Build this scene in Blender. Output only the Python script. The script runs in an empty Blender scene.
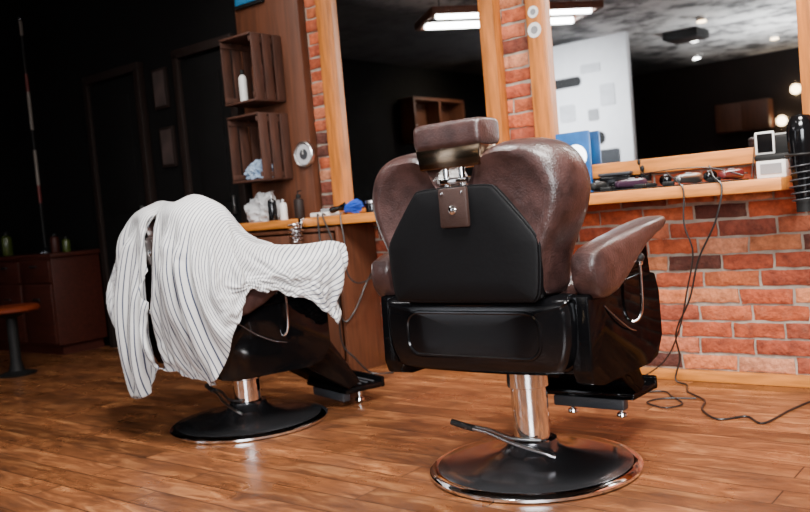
import bpy, bmesh, math, random, colorsys
from mathutils import Vector, Matrix, noise
random.seed(7)
SC = bpy.context.scene
COL = SC.collection

# ---------------------------------------------------------------- materials
def srgb(r, g, b):
    f = lambda c: (c/255/12.92) if c/255 <= .04045 else ((c/255+.055)/1.055)**2.4
    return (f(r), f(g), f(b), 1)

def mat(name, col, rough=.5, metal=0, coat=0, bump=0, bscale=50, var=0, vscale=8, emit=0, spec=None, stretch=(1,1,1), bump2=0, b2scale=12):
    m = bpy.data.materials.new(name); m.use_nodes = True
    nt = m.node_tree; n = nt.nodes; l = nt.links
    p = n['Principled BSDF']
    p.inputs['Base Color'].default_value = col
    p.inputs['Roughness'].default_value = rough
    p.inputs['Metallic'].default_value = metal
    p.inputs['Coat Weight'].default_value = coat
    p.inputs['Coat Roughness'].default_value = .06
    if spec is not None: p.inputs['Specular IOR Level'].default_value = spec
    if emit:
        p.inputs['Emission Color'].default_value = col
        p.inputs['Emission Strength'].default_value = emit
    tc = n.new('ShaderNodeTexCoord'); mp = n.new('ShaderNodeMapping')
    l.new(tc.outputs['Object'], mp.inputs[0]); mp.inputs['Scale'].default_value = stretch
    if var:
        t = n.new('ShaderNodeTexNoise'); t.inputs['Scale'].default_value = vscale; t.inputs['Detail'].default_value = 6
        l.new(mp.outputs[0], t.inputs['Vector'])
        r = n.new('ShaderNodeValToRGB')
        r.color_ramp.elements[0].position = .3; r.color_ramp.elements[1].position = .7
        r.color_ramp.elements[0].color = tuple(c*(1-var) for c in col[:3])+(1,)
        r.color_ramp.elements[1].color = tuple(min(1, c*(1+var)) for c in col[:3])+(1,)
        l.new(t.outputs[0], r.inputs[0]); l.new(r.outputs[0], p.inputs['Base Color'])
    if bump:
        t = n.new('ShaderNodeTexNoise'); t.inputs['Scale'].default_value = bscale; t.inputs['Detail'].default_value = 5
        l.new(mp.outputs[0], t.inputs['Vector'])
        b = n.new('ShaderNodeBump'); b.inputs['Strength'].default_value = bump; b.inputs['Distance'].default_value = .01
        l.new(t.outputs[0], b.inputs['Height']); l.new(b.outputs[0], p.inputs['Normal'])
        if bump2:
            t2 = n.new('ShaderNodeTexNoise'); t2.inputs['Scale'].default_value = b2scale; t2.inputs['Detail'].default_value = 3; t2.inputs['Distortion'].default_value = 1.5
            l.new(mp.outputs[0], t2.inputs['Vector'])
            b2 = n.new('ShaderNodeBump'); b2.inputs['Strength'].default_value = bump2; b2.inputs['Distance'].default_value = .02
            l.new(t2.outputs[0], b2.inputs['Height']); l.new(b.outputs[0], b2.inputs['Normal']); l.new(b2.outputs[0], p.inputs['Normal'])
    return m

def lacquer(name, fac, rough, base=.003):
    """black lacquer: diffuse black under an even thin gloss"""
    m = bpy.data.materials.new(name); m.use_nodes = True
    n = m.node_tree.nodes; l = m.node_tree.links; n.remove(n['Principled BSDF'])
    d = n.new('ShaderNodeBsdfDiffuse'); g = n.new('ShaderNodeBsdfGlossy'); x = n.new('ShaderNodeMixShader')
    t = n.new('ShaderNodeTexNoise'); t.inputs['Scale'].default_value = 40
    tc = n.new('ShaderNodeTexCoord'); l.new(tc.outputs['Object'], t.inputs['Vector'])
    mr = n.new('ShaderNodeMapRange'); mr.inputs[3].default_value = rough*.85; mr.inputs[4].default_value = rough*1.15
    l.new(t.outputs[0], mr.inputs[0]); l.new(mr.outputs[0], g.inputs['Roughness'])
    d.inputs[0].default_value = (base,base,base*1.15,1); g.inputs[0].default_value = (.95,.97,1,1); x.inputs[0].default_value = fac
    l.new(d.outputs[0], x.inputs[1]); l.new(g.outputs[0], x.inputs[2]); l.new(x.outputs[0], n['Material Output'].inputs[0])
    return m

M = {}
M['leather'] = mat('brown_leather', srgb(54,36,34), .33, bump=.2, bscale=160, var=.45, vscale=22, coat=.14, bump2=.11, b2scale=9)
M['leather_d'] = mat('dark_brown_leather', srgb(50,35,31), .38, bump=.15, bscale=140, var=.2)
M['bronze'] = mat('polished_bronze_plate', srgb(146,128,108), .16, 1, var=.25, vscale=6)
M['blackgloss'] = lacquer('black_gloss_plastic', .04, .12)
M['blackside'] = lacquer('black_lacquered_panel', .03, .09, .002)
M['blackvinyl'] = mat('black_vinyl', (.0025,.0025,.003,1), .48, bump=.06, bscale=60, spec=.18)
M['blackmatte'] = mat('black_matte', (.007,.007,.007,1), .6, bump=.05, spec=.25)
M['chrome'] = mat('chrome', (.86,.87,.89,1), .08, 1, var=.04)
M['darkmetal'] = mat('dark_polished_metal', (.13,.132,.145,1), .2, .9, var=.2, vscale=5, coat=.2)
M['steel'] = mat('brushed_steel', (.6,.6,.6,1), .3, 1, bump=.03, bscale=80)
M['rubber'] = mat('black_rubber', (.01,.01,.01,1), .55, var=.2)
M['pine'] = mat('orange_pine', srgb(178,106,42), .45, var=.35, vscale=6, stretch=(8,8,.8), bump=.05, bscale=30)
M['pine_h'] = mat('orange_pine_board', srgb(190,116,46), .4, var=.35, vscale=6, stretch=(.8,8,8), bump=.05, bscale=30)
M['brown'] = mat('brown_stained_wood', srgb(86,49,31), .5, var=.3, vscale=5, stretch=(8,8,.6), bump=.05)
M['crate'] = mat('dark_crate_wood', srgb(68,40,29), .6, var=.4, vscale=6, stretch=(6,6,1), bump=.08)
M['darkwall'] = mat('black_wall_paint', srgb(11,10,10), .8, var=.15, bump=.03, spec=.15)
M['darkwood'] = mat('dark_door_wood', srgb(30,21,18), .55, var=.2, stretch=(6,6,.6), spec=.25)
M['redwood'] = mat('reddish_cabinet_wood', srgb(56,22,14), .5, var=.3, stretch=(1,6,6), spec=.3)
M['white'] = mat('white_paint', srgb(225,225,228), .6, var=.04)
M['whitepl'] = mat('white_plastic', srgb(222,220,216), .35, var=.03)
M['dimwhite'] = mat('muted_white_paint', srgb(120,112,104), .5, var=.1)  # white toned down evenly for the pole sections
M['dimred'] = mat('dark_red_paint', srgb(96,26,22), .5, var=.1)
M['towel'] = mat('white_towel', srgb(180,180,182), .9, bump=.4, bscale=120, var=.15)
M['bag'] = mat('pale_blue_white_bag', srgb(140,160,184), .5, bump=.2, bscale=60, var=.25, vscale=14)
M['blue'] = mat('blue_bristle', srgb(30,80,190), .6, var=.2)
M['teal'] = mat('teal_panel', srgb(30,105,150), .5, var=.3, vscale=12)
M['bluelit'] = mat('blue_reflection_glow', srgb(18,80,140), .4, var=.5, vscale=12, emit=.2)  # faint emission imitating a bright mirror reflection
M['green'] = mat('green_bottle', srgb(60,70,26), .25, var=.1)
M['orange'] = mat('orange_vinyl', srgb(104,40,15), .6, var=.15, spec=.2)
M['red'] = mat('red_plastic', srgb(90,28,28), .35, var=.1)
M['purple'] = mat('purple_plastic', srgb(52,32,48), .3, var=.2)
M['grey'] = mat('grey_plastic', srgb(130,130,132), .4, var=.1)
M['lgrey'] = mat('pale_grey_print', srgb(180,180,184), .5, var=.1)
M['dgrey'] = mat('dark_grey_plastic', srgb(52,54,58), .4, var=.2)
M['glow'] = mat('white_glow', (1,.98,.95,1), .5, emit=26)
M['glow_w'] = mat('warm_glow', (1,.72,.42,1), .5, emit=14)
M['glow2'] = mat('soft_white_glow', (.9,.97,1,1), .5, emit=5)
M['mirror'] = mat('mirror_silver', (.86,.88,.88,1), .012, 1)
M['cable'] = mat('black_cable', (.01,.01,.01,1), .4)
M['poster'] = mat('poster_print', srgb(60,48,45), .6, var=.6, vscale=9)

def ceil_mat():
    m = bpy.data.materials.new('mottled_grey_ceiling'); m.use_nodes = True
    n = m.node_tree.nodes; l = m.node_tree.links; p = n['Principled BSDF']
    tc = n.new('ShaderNodeTexCoord'); t = n.new('ShaderNodeTexNoise'); t.inputs['Scale'].default_value = 2.4; t.inputs['Detail'].default_value = 7; t.inputs['Roughness'].default_value = .62
    l.new(tc.outputs['Object'], t.inputs['Vector'])
    r = n.new('ShaderNodeValToRGB'); e = r.color_ramp.elements
    e[0].position = .40; e[0].color = srgb(90,88,88); e[1].position = .56; e[1].color = srgb(206,203,200)
    l.new(t.outputs[0], r.inputs[0])
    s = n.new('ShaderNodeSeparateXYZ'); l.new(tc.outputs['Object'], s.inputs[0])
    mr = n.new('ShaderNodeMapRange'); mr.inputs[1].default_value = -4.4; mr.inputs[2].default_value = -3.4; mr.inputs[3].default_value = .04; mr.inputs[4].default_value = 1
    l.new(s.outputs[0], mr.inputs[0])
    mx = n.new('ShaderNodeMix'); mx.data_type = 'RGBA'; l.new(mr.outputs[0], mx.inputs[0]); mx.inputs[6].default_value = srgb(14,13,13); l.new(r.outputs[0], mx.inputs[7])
    l.new(mx.outputs[2], p.inputs['Base Color']); p.inputs['Roughness'].default_value = .9
    return m
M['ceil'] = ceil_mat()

def brick_mat():
    m = bpy.data.materials.new('orange_brick'); m.use_nodes = True
    n = m.node_tree.nodes; l = m.node_tree.links; p = n['Principled BSDF']
    a = n.new('ShaderNodeAttribute'); a.attribute_name = 'bc'
    t = n.new('ShaderNodeTexNoise'); t.inputs['Scale'].default_value = 26; t.inputs['Detail'].default_value = 9; t.inputs['Roughness'].default_value = .65
    tc = n.new('ShaderNodeTexCoord'); l.new(tc.outputs['Object'], t.inputs['Vector'])
    r = n.new('ShaderNodeValToRGB'); r.color_ramp.elements[0].position = .3; r.color_ramp.elements[1].position = .68
    r.color_ramp.elements[0].color = (.45,.38,.36,1); r.color_ramp.elements[1].color = (1.2,1.12,1.06,1)
    l.new(t.outputs[0], r.inputs[0])
    mx = n.new('ShaderNodeMix'); mx.data_type = 'RGBA'; mx.blend_type = 'MULTIPLY'; mx.inputs[0].default_value = 1
    l.new(a.outputs['Color'], mx.inputs[6]); l.new(r.outputs[0], mx.inputs[7])
    t3 = n.new('ShaderNodeTexNoise'); t3.inputs['Scale'].default_value = 9; t3.inputs['Detail'].default_value = 8; t3.inputs['Roughness'].default_value = .75
    l.new(tc.outputs['Object'], t3.inputs['Vector'])
    r3 = n.new('ShaderNodeMapRange'); r3.inputs[1].default_value = .54; r3.inputs[2].default_value = .8; r3.inputs[3].default_value = 0; r3.inputs[4].default_value = .25
    l.new(t3.outputs[0], r3.inputs[0])
    m2 = n.new('ShaderNodeMix'); m2.data_type = 'RGBA'; l.new(r3.outputs[0], m2.inputs[0]); l.new(mx.outputs[2], m2.inputs[6]); m2.inputs[7].default_value = srgb(200,156,128)
    l.new(m2.outputs[2], p.inputs['Base Color'])
    t2 = n.new('ShaderNodeTexNoise'); t2.inputs['Scale'].default_value = 60; t2.inputs['Detail'].default_value = 7
    l.new(tc.outputs['Object'], t2.inputs['Vector'])
    b = n.new('ShaderNodeBump'); b.inputs['Strength'].default_value = .8; b.inputs['Distance'].default_value = .012
    l.new(t2.outputs[0], b.inputs['Height']); l.new(b.outputs[0], p.inputs['Normal'])
    p.inputs['Roughness'].default_value = .85
    return m
M['brick'] = brick_mat()
M['mortar'] = mat('mortar', srgb(158,144,130), .9, bump=.5, bscale=60, var=.25, vscale=20)

def floor_mat():
    m = bpy.data.materials.new('wood_plank_floor'); m.use_nodes = True
    n = m.node_tree.nodes; l = m.node_tree.links; p = n['Principled BSDF']
    tc = n.new('ShaderNodeTexCoord')
    br = n.new('ShaderNodeTexBrick'); br.inputs['Scale'].default_value = 1
    br.inputs['Brick Width'].default_value = 1.1; br.inputs['Row Height'].default_value = .115
    br.inputs['Mortar Size'].default_value = .0025; br.inputs['Mortar Smooth'].default_value = .4
    br.inputs['Color1'].default_value = (0,0,0,1); br.inputs['Color2'].default_value = (1,1,1,1); br.inputs['Mortar'].default_value = (.5,.5,.5,1)
    br.offset = .37; br.inputs['Bias'].default_value = 0
    l.new(tc.outputs['Object'], br.inputs['Vector'])
    mp = n.new('ShaderNodeMapping'); mp.inputs['Scale'].default_value = (2.3, 9, 1)
    l.new(tc.outputs['Object'], mp.inputs[0])
    add = n.new('ShaderNodeVectorMath'); add.operation = 'MULTIPLY_ADD'
    l.new(br.outputs['Color'], add.inputs[0]); add.inputs[1].default_value = (7,7,7); l.new(mp.outputs[0], add.inputs[2])
    g = n.new('ShaderNodeTexNoise'); g.inputs['Scale'].default_value = 1.7; g.inputs['Detail'].default_value = 10; g.inputs['Roughness'].default_value = .66; g.inputs['Distortion'].default_value = 1.0
    l.new(add.outputs[0], g.inputs['Vector'])
    r = n.new('ShaderNodeValToRGB'); cr = r.color_ramp
    cr.elements[0].position = .28; cr.elements[0].color = srgb(56,33,21)
    cr.elements[1].position = .76; cr.elements[1].color = srgb(172,118,74)
    e = cr.elements.new(.52); e.color = srgb(116,70,41)
    l.new(g.outputs[0], r.inputs[0])
    g2 = n.new('ShaderNodeTexNoise'); g2.inputs['Scale'].default_value = 4; g2.inputs['Detail'].default_value = 6
    l.new(tc.outputs['Object'], g2.inputs['Vector'])
    mr2 = n.new('ShaderNodeMapRange'); mr2.inputs[1].default_value = .3; mr2.inputs[2].default_value = .7; mr2.inputs[3].default_value = .76; mr2.inputs[4].default_value = 1.18
    l.new(g2.outputs[0], mr2.inputs[0])
    hsv = n.new('ShaderNodeHueSaturation'); l.new(r.outputs[0], hsv.inputs['Color'])
    mr = n.new('ShaderNodeMapRange'); mr.inputs[3].default_value = .66; mr.inputs[4].default_value = 1.16
    l.new(br.outputs['Color'], mr.inputs[0])
    mm = n.new('ShaderNodeMath'); mm.operation = 'MULTIPLY'; l.new(mr.outputs[0], mm.inputs[0]); l.new(mr2.outputs[0], mm.inputs[1])
    l.new(mm.outputs[0], hsv.inputs['Value'])
    mx = n.new('ShaderNodeMix'); mx.data_type = 'RGBA'
    l.new(br.outputs['Fac'], mx.inputs[0]); l.new(hsv.outputs[0], mx.inputs[6]); mx.inputs[7].default_value = srgb(34,20,13)
    l.new(mx.outputs[2], p.inputs['Base Color'])
    r2 = n.new('ShaderNodeMapRange'); r2.inputs[1].default_value = .3; r2.inputs[2].default_value = .7; r2.inputs[3].default_value = .44; r2.inputs[4].default_value = .2
    l.new(g2.outputs[0], r2.inputs[0]); l.new(r2.outputs[0], p.inputs['Roughness'])
    b = n.new('ShaderNodeBump'); b.inputs['Strength'].default_value = .1; b.inputs['Distance'].default_value = .01
    l.new(g.outputs[0], b.inputs['Height']); l.new(b.outputs[0], p.inputs['Normal'])
    return m
M['floor'] = floor_mat()

def cape_mat():
    m = bpy.data.materials.new('striped_cape_cloth'); m.use_nodes = True
    n = m.node_tree.nodes; l = m.node_tree.links; p = n['Principled BSDF']
    uv = n.new('ShaderNodeUVMap'); uv.uv_map = 'UVMap'
    s = n.new('ShaderNodeSeparateXYZ'); l.new(uv.outputs[0], s.inputs[0])
    d = n.new('ShaderNodeMath'); d.operation = 'DIVIDE'; d.inputs[1].default_value = .0215; l.new(s.outputs[0], d.inputs[0])
    f = n.new('ShaderNodeMath'); f.operation = 'FRACT'; l.new(d.outputs[0], f.inputs[0])
    c = n.new('ShaderNodeValToRGB'); e = c.color_ramp.elements
    e[0].position = 0; e[0].color = srgb(46,54,78); e[1].position = .27; e[1].color = srgb(192,191,190)
    k = e.new(.19); k.color = srgb(46,54,78)
    l.new(f.outputs[0], c.inputs[0]); l.new(c.outputs[0], p.inputs['Base Color'])
    p.inputs['Roughness'].default_value = .85
    return m
M['cape'] = cape_mat()

# ---------------------------------------------------------------- geometry helpers
def tidy(o, label=None, cat=None, kind=None, group=None):
    if label: o['label'] = label
    if cat: o['category'] = cat
    if kind: o['kind'] = kind
    if group: o['group'] = group
    return o

def empty(name, loc, label, cat, rot=0, group=None):
    e = bpy.data.objects.new(name, None); e.empty_display_size = .1
    e.location = loc; e.rotation_euler = (0, 0, rot)
    COL.objects.link(e)
    return tidy(e, label, cat, group=group)

def catmull(pts, sub=6, closed=False):
    P = [Vector(p) for p in pts]; out = []; n = len(P)
    rng = n if closed else n-1
    for i in range(rng):
        if closed:
            a, b, c, d = P[(i-1) % n], P[i], P[(i+1) % n], P[(i+2) % n]
        else:
            a, b, c, d = P[max(i-1, 0)], P[i], P[i+1], P[min(i+2, n-1)]
        for k in range(sub):
            t = k/sub
            out.append(.5*((2*b)+(c-a)*t+(2*a-5*b+4*c-d)*t*t+(3*b-a-3*c+d)*t**3))
    if not closed: out.append(P[-1])
    return out

class B:
    def __init__(s): s.bm = bmesh.new(); s.mi = 0
    def _merge(s, t):
        bmesh.ops.recalc_face_normals(t, faces=t.faces)
        for f in t.faces: f.material_index = s.mi
        me = bpy.data.meshes.new('tmp'); t.to_mesh(me); t.free(); s.bm.from_mesh(me); bpy.data.meshes.remove(me)
        return s
    def m(s, i): s.mi = i; return s
    def box(s, c, d, bev=0, seg=2, rot=None):
        t = bmesh.new(); bmesh.ops.create_cube(t, size=1)
        bmesh.ops.scale(t, vec=d, verts=t.verts)
        if bev: bmesh.ops.bevel(t, geom=list(t.edges), offset=bev, segments=seg, affect='EDGES', profile=.5, clamp_overlap=True)
        if rot is not None: bmesh.ops.transform(t, matrix=rot.to_4x4(), verts=t.verts)
        bmesh.ops.translate(t, vec=c, verts=t.verts)
        return s._merge(t)
    def lathe(s, prof, c=(0,0,0), seg=32, rot=None):
        t = bmesh.new(); rings = []
        for r, z in prof:
            if r < 1e-5: rings.append([t.verts.new((0,0,z))])
            else: rings.append([t.verts.new((r*math.cos(2*math.pi*i/seg), r*math.sin(2*math.pi*i/seg), z)) for i in range(seg)])
        for a, b in zip(rings, rings[1:]):
            for i in range(seg):
                j = (i+1) % seg
                if len(a) == 1 and len(b) == 1: continue
                if len(a) == 1: t.faces.new((a[0], b[i], b[j]))
                elif len(b) == 1: t.faces.new((a[i], a[j], b[0]))
                else: t.faces.new((a[i], a[j], b[j], b[i]))
        if len(rings[0]) > 1: t.faces.new(rings[0])
        if len(rings[-1]) > 1: t.faces.new(rings[-1])
        if rot is not None: bmesh.ops.transform(t, matrix=rot.to_4x4(), verts=t.verts)
        bmesh.ops.translate(t, vec=c, verts=t.verts)
        return s._merge(t)
    def loft(s, rings):
        t = bmesh.new(); R = [[t.verts.new(p) for p in r] for r in rings]; n = len(R[0])
        for a, b in zip(R, R[1:]):
            for i in range(n): t.faces.new((a[i], a[(i+1) % n], b[(i+1) % n], b[i]))
        for r in (R[0], R[-1]):
            c = Vector((0,0,0))
            for v in r: c += v.co
            cv = t.verts.new(c/n)
            for i in range(n): t.faces.new((r[i], r[(i+1) % n], cv))
        return s._merge(t)
    def tube(s, pts, r, seg=10, sub=6, closed=False):
        P = catmull(pts, sub, closed) if sub > 1 else [Vector(p) for p in pts]
        rings = []; n = len(P); prev = None
        for i, p in enumerate(P):
            if closed: d = P[(i+1) % n]-P[i-1]
            else: d = P[min(i+1, n-1)]-P[max(i-1, 0)]
            d.normalize()
            if prev is None:
                a = d.orthogonal().normalized()
            else:
                a = (prev-d*prev.dot(d)).normalized()
            prev = a; b = d.cross(a)
            rings.append([p+(a*math.cos(2*math.pi*k/seg)+b*math.sin(2*math.pi*k/seg))*r for k in range(seg)])
        if closed:
            t = bmesh.new(); R = [[t.verts.new(p) for p in q] for q in rings]; R.append(R[0])
            best = min(range(seg), key=lambda k: (R[-2][0].co-R[0][k].co).length)
            for q in range(len(R)-1):
                off = best if q == len(R)-2 else 0
                for i in range(seg):
                    t.faces.new((R[q][i], R[q][(i+1) % seg], R[q+1][(i+1+off) % seg], R[q+1][(i+off) % seg]))
            return s._merge(t)
        return s.loft(rings)
    def prism(s, poly, lo, hi, axis='x', bev=0, seg=2):
        t = bmesh.new()
        def v(p, h):
            return {'x': (h, p[0], p[1]), 'y': (p[0], h, p[1]), 'z': (p[0], p[1], h)}[axis]
        a = [t.verts.new(v(p, lo)) for p in poly]; b = [t.verts.new(v(p, hi)) for p in poly]; n = len(poly)
        t.faces.new(a); t.faces.new(b[::-1])
        for i in range(n): t.faces.new((a[i], a[(i+1) % n], b[(i+1) % n], b[i]))
        if bev: bmesh.ops.bevel(t, geom=list(t.edges), offset=bev, segments=seg, affect='EDGES', profile=.5, clamp_overlap=True)
        return s._merge(t)
    def sphere(s, c, r, sc=(1,1,1), seg=20):
        t = bmesh.new(); bmesh.ops.create_uvsphere(t, u_segments=seg, v_segments=seg//2, radius=r)
        bmesh.ops.scale(t, vec=sc, verts=t.verts); bmesh.ops.translate(t, vec=c, verts=t.verts)
        return s._merge(t)
    def crumple(s, sx, sy, sz, seed=0, sub=5):
        t = bmesh.new(); bmesh.ops.create_icosphere(t,subdivisions=sub,radius=1)
        for v in t.verts:
            q = v.co*1.7+Vector((seed,0,0))
            rid = 1-abs(noise.noise(q*1.9))*2.2
            f = .78+rid*.32+noise.noise(q*1.0)*.35+noise.noise(q*7)*.05
            v.co = Vector((v.co.x*sx*f, v.co.y*sy*f, max(0,(v.co.z*sz*f*1.15+sz*.5))))
        return s._merge(t)
    def obj(s, name, mats, parent=None, loc=(0,0,0), rot=0, smooth=True, label=None, cat=None, kind=None, group=None):
        me = bpy.data.meshes.new(name); s.bm.to_mesh(me); s.bm.free()
        if not isinstance(mats, (list, tuple)): mats = [mats]
        for k in mats: me.materials.append(M[k])
        if smooth:
            me.polygons.foreach_set('use_smooth', [True]*len(me.polygons))
            try: me.set_sharp_from_angle(angle=math.radians(38))
            except Exception: pass
        o = bpy.data.objects.new(name, me); o.location = loc; o.rotation_euler = (0,0,rot)
        COL.objects.link(o)
        if parent: o.parent = parent
        return tidy(o, label, cat, kind, group)

def rect_round(hx, hz, cx, cz, r, n=5):
    pts = []
    for sx, sz, a0 in ((1,-1,-90),(1,1,0),(-1,1,90),(-1,-1,180)):
        for k in range(n+1):
            a = math.radians(a0+90*k/n)
            pts.append((cx+sx*(hx-r)+r*math.cos(a), cz+sz*(hz-r)+r*math.sin(a)))
    return pts
def sq(v, e): return math.copysign(abs(v)**e, v)

# ---------------------------------------------------------------- barber chair
R90 = Matrix.Rotation(math.pi/2,3,'X')
def bend(x): return .022*(x/.36)**2
def chair(loc, label, headrest=True, yaw=0, drop=0, foot=.045):
    E = empty('barber_chair', loc, label, 'chair', yaw, group='barber chairs in front of the mirrors')
    U = (0,0,-drop); UB = (.008,0,-drop); solid = []
    B().m(0).lathe([(0,.0),(.335,.0),(.343,.006),(.343,.014),(.333,.021),(.315,.024)], seg=72).m(1).lathe([(.320,.02),(.312,.026),(.25,.033),(.17,.044),(.11,.062),(.085,.08),(.078,.10),(0,.10)], seg=72).obj('base', ['chrome','darkmetal'], E, label='round polished dark metal floor base with chrome rim')
    B().lathe([(.064,.07),(.068,.08),(.068,.098),(.059,.103),(.059,.27-drop),(.064,.272-drop),(.070,.275-drop),(.070,.36-drop),(.074,.362-drop),(.074,.40-drop),(0,.40-drop)], seg=48).obj('column', 'chrome', E, label='chrome hydraulic column')
    f = B().m(0).tube([(.13,-.09,.075),(.09,-.105,.09),(-.02,-.105,.11),(-.12,-.09,.13),(-.2,-.09,.138)], .006).tube([(.06,-.05,.11),(-.03,-.078,.115),(-.12,-.065,.13),(-.2,-.075,.14)], .006)
    f.m(1).tube([(-.17,-.085,.136),(-.2,-.085,.14),(-.26,-.08,.148)], .011)
    f.obj('foot_pedal', ['steel','rubber'], E, label='steel pump pedal with black grip')
    solid.append(B().box((0,.0,.42),(.58,.44,.11),.02).box((0,0,.385),(.26,.26,.05),.01).box((0,.02,.51),(.6,.46,.12),.02).obj('seat_frame','blackmatte',E,U))
    out = [(-.295,.60),(0,.603),(.295,.60),(.320,.58),(.326,.52),(.320,.45),(.300,.40),(.26,.376),(.1,.370),(-.1,.370),(-.26,.376),(-.300,.40),(-.320,.45),(-.326,.52),(-.320,.58)]
    o2 = [(p.x,p.z) for p in catmull([(x,0,z) for x,z in out],4,True)]
    def ring(sc,y,sz=None):
        sz = sc if sz is None else sz
        return [(x*sc, y, .49+(z-.49)*sz) for x,z in o2]
    b = B().loft([ring(.97,-.2,.95),ring(1,-.22),ring(1,-.262),ring(.994,-.282,.975),ring(.975,-.296,.92),ring(.93,-.304,.82),ring(.5,-.308,.5)])
    rr = rect_round(.235,.066,0,.49,.045)
    b.tube([(x,-.304,z) for x,z in rr],.0065,8,1,True)
    b.tube([(-.29,-.288,.575),(0,-.303,.578),(.29,-.288,.575)],.004,8,4)
    solid.append(b.obj('rear_panel','blackgloss',E,U))
    for s in (-1,1):
        poly = [(-.268,.60),(-.1,.612),(.12,.625),(.205,.61),(.232,.55),(.234,.41),(.19,.350),(.12,.338),(-.20,.338),(-.26,.352),(-.275,.39)]
        b = B().prism(poly, s*.31, s*.368, 'x', .006, 2)
        solid.append(b.obj('side_panel','blackside',E,U))
    solid.append(B().box((0,.04,.575),(.52,.52,.11),.04,4).obj('seat','leather',E,U,label='brown padded leather seat'))
    half = [(0,.60),(.12,.598),(.235,.60),(.266,.615),(.276,.66),(.294,.73),(.336,.82),(.355,.89),(.352,.945),(.326,.997),(.275,1.034),(.20,1.047),(.14,1.042),(.10,1.015),(.082,.975),(.06,.945),(.03,.935),(0,.933)]
    full = half+[(-x,z) for x,z in half[-2:0:-1]]
    oo = [(p.x,p.z) for p in catmull([(x,0,z) for x,z in full],3,True)]
    C = .80
    def br(sc,y): return [(x*sc, y+bend(x*sc), C+(z-C)*sc) for x,z in oo]
    b = B().loft([br(.3,-.165),br(.6,-.155),br(.8,-.15),br(.9,-.158),br(.96,-.178),br(.992,-.205),br(1.0,-.24),br(.994,-.272),br(.978,-.302),br(.95,-.326),br(.91,-.343),br(.86,-.350),br(.80,-.346),br(.72,-.334),br(.4,-.325)])
    solid.append(b.obj('backrest','leather',E,UB,label='padded brown leather backrest'))
    ph = [(0,.595),(.2,.595),(.245,.60),(.258,.65),(.264,.745),(.256,.775),(.205,.84),(.145,.910),(.125,.922),(.07,.926),(0,.926)]
    pf = ph+[(-x,z) for x,z in ph[-2:0:-1]]
    pp = [(p.x,p.z) for p in catmull([(x,0,z) for x,z in pf],3,True)]
    def pr(sc,y): return [(x*sc, y+bend(x*sc), .76+(z-.76)*sc) for x,z in pp]
    B().loft([pr(.97,-.285),pr(1,-.30),pr(1,-.344),pr(.985,-.352),pr(.95,-.355),pr(.6,-.357)]).obj('back_shell','blackvinyl',E,UB,label='black vinyl back panel')
    B().tube([(x,-.345+bend(x),z) for x,z in pp],.0035,8,1,True).obj('piping','blackvinyl',E,UB)
    k = B().m(0).box((.014,-.364,.868),(.10,.016,.115),.007,2)
    k.m(1).lathe([(0,0),(.012,0),(.013,.004),(.009,.007),(0,.007)],(.014,-.372,.862),16,R90)
    for sx in (-.035,.035): k.lathe([(0,0),(.005,0),(.004,.003),(0,.004)],(.014+sx,-.372,.91),10,R90)
    k.obj('headrest_bracket',['leather_d','chrome'],E,UB,label='brown bracket plate with chrome screw')
    if headrest:
        b = B()
        for x in (-.02,.035): b.tube([(x,-.33,.9),(x,-.33,.995)],.010,12,1)
        b.box((.006,-.325,.945),(.10,.03,.02),.005)
        b.obj('headrest_post','chrome',E,U)
        B().prism([(-.108,1.045),(.122,1.045),(.110,.982),(-.096,.982)],-.356,-.27,'y',.005,2).obj('headrest_base','bronze',E,U,label='polished bronze-brown metal headrest plate')
        B().loft([[(xx+.008, -.305+.06*q*sq(math.cos(a),.42), 1.076+.041*q*sq(math.sin(a),.42)) for a in [2*math.pi*k/32 for k in range(32)]]
            for xx,q in ((-.117,.78),(-.115,.88),(-.110,.95),(-.10,.99),(-.08,1.0),(0,1.01),(.08,1.0),(.10,.99),(.110,.95),(.115,.88),(.117,.78))]).obj('headrest','leather',E,U,label='brown leather headrest cushion')
    for s in (-1,1):
        st = [(-.268,.648,.012,.02),(-.264,.650,.042,.036),(-.248,.652,.064,.046),(-.21,.657,.074,.050),(-.15,.668,.075,.051),(-.08,.688,.065,.051),(-.01,.714,.048,.051),(.06,.738,.034,.051),(.13,.754,.026,.050),(.20,.765,.021,.048),(.24,.771,.016,.038),(.254,.773,.007,.022)]
        rings = []
        for y,zc,hz,hx in st:
            rings.append([(s*.362+hx*sq(math.cos(a),.55), y-(math.sin(a)*.25*hz), zc+hz*sq(math.sin(a),.65)) for a in [2*math.pi*k/28 for k in range(28)]])
        solid.append(B().loft(rings).obj('armrest','leather',E,U,label='brown leather armrest'))
        b = B().prism([(-.22,.59),(-.2,.65),(-.05,.69),(.1,.72),(.17,.71),(.19,.6)], s*.325, s*.362,'x',.008)
        for k in range(6): b.box((s*.362,.05,.625+.011*k),(.006,.09,.005))
        b.obj('arm_support','blackside',E,U)
    lv = B().m(0).tube([(.395,.03,.665),(.395,.03,.60),(.392,.028,.52),(.38,.02,.49),(.362,.01,.485)],.005)
    lv.m(1).sphere((.395,.03,.675),.016,(1,1,.9)).m(0).lathe([(.008,0),(.010,.004),(.008,.012),(0,.012)],(.395,.03,.652),14)
    lv.obj('recline_lever',['chrome','rubber'],E,U,label='chrome recline lever with black knob')
    B().tube([(.368,-.17,.56),(.376,-.12,.52),(.378,-.04,.475),(.368,.03,.455)],.0028).obj('tilt_rod','darkmetal',E,U,label='thin bent metal rod')
    fr = empty('footrest', U, None, None); fr.parent = E
    b = B()
    b.prism([(.08,.40),(.24,.49),(.30,.45),(.47,.19),(.40,.165),(.20,.30)],-.20,.20,'x',.012)
    b.obj('frame','blackside',fr)
    b = B().m(0).box((0,.49,.155),(.37,.2,.028),.01)
    for k in range(5): b.m(1).box((0,.42+.035*k,.171),(.31,.012,.005),.002)
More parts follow.
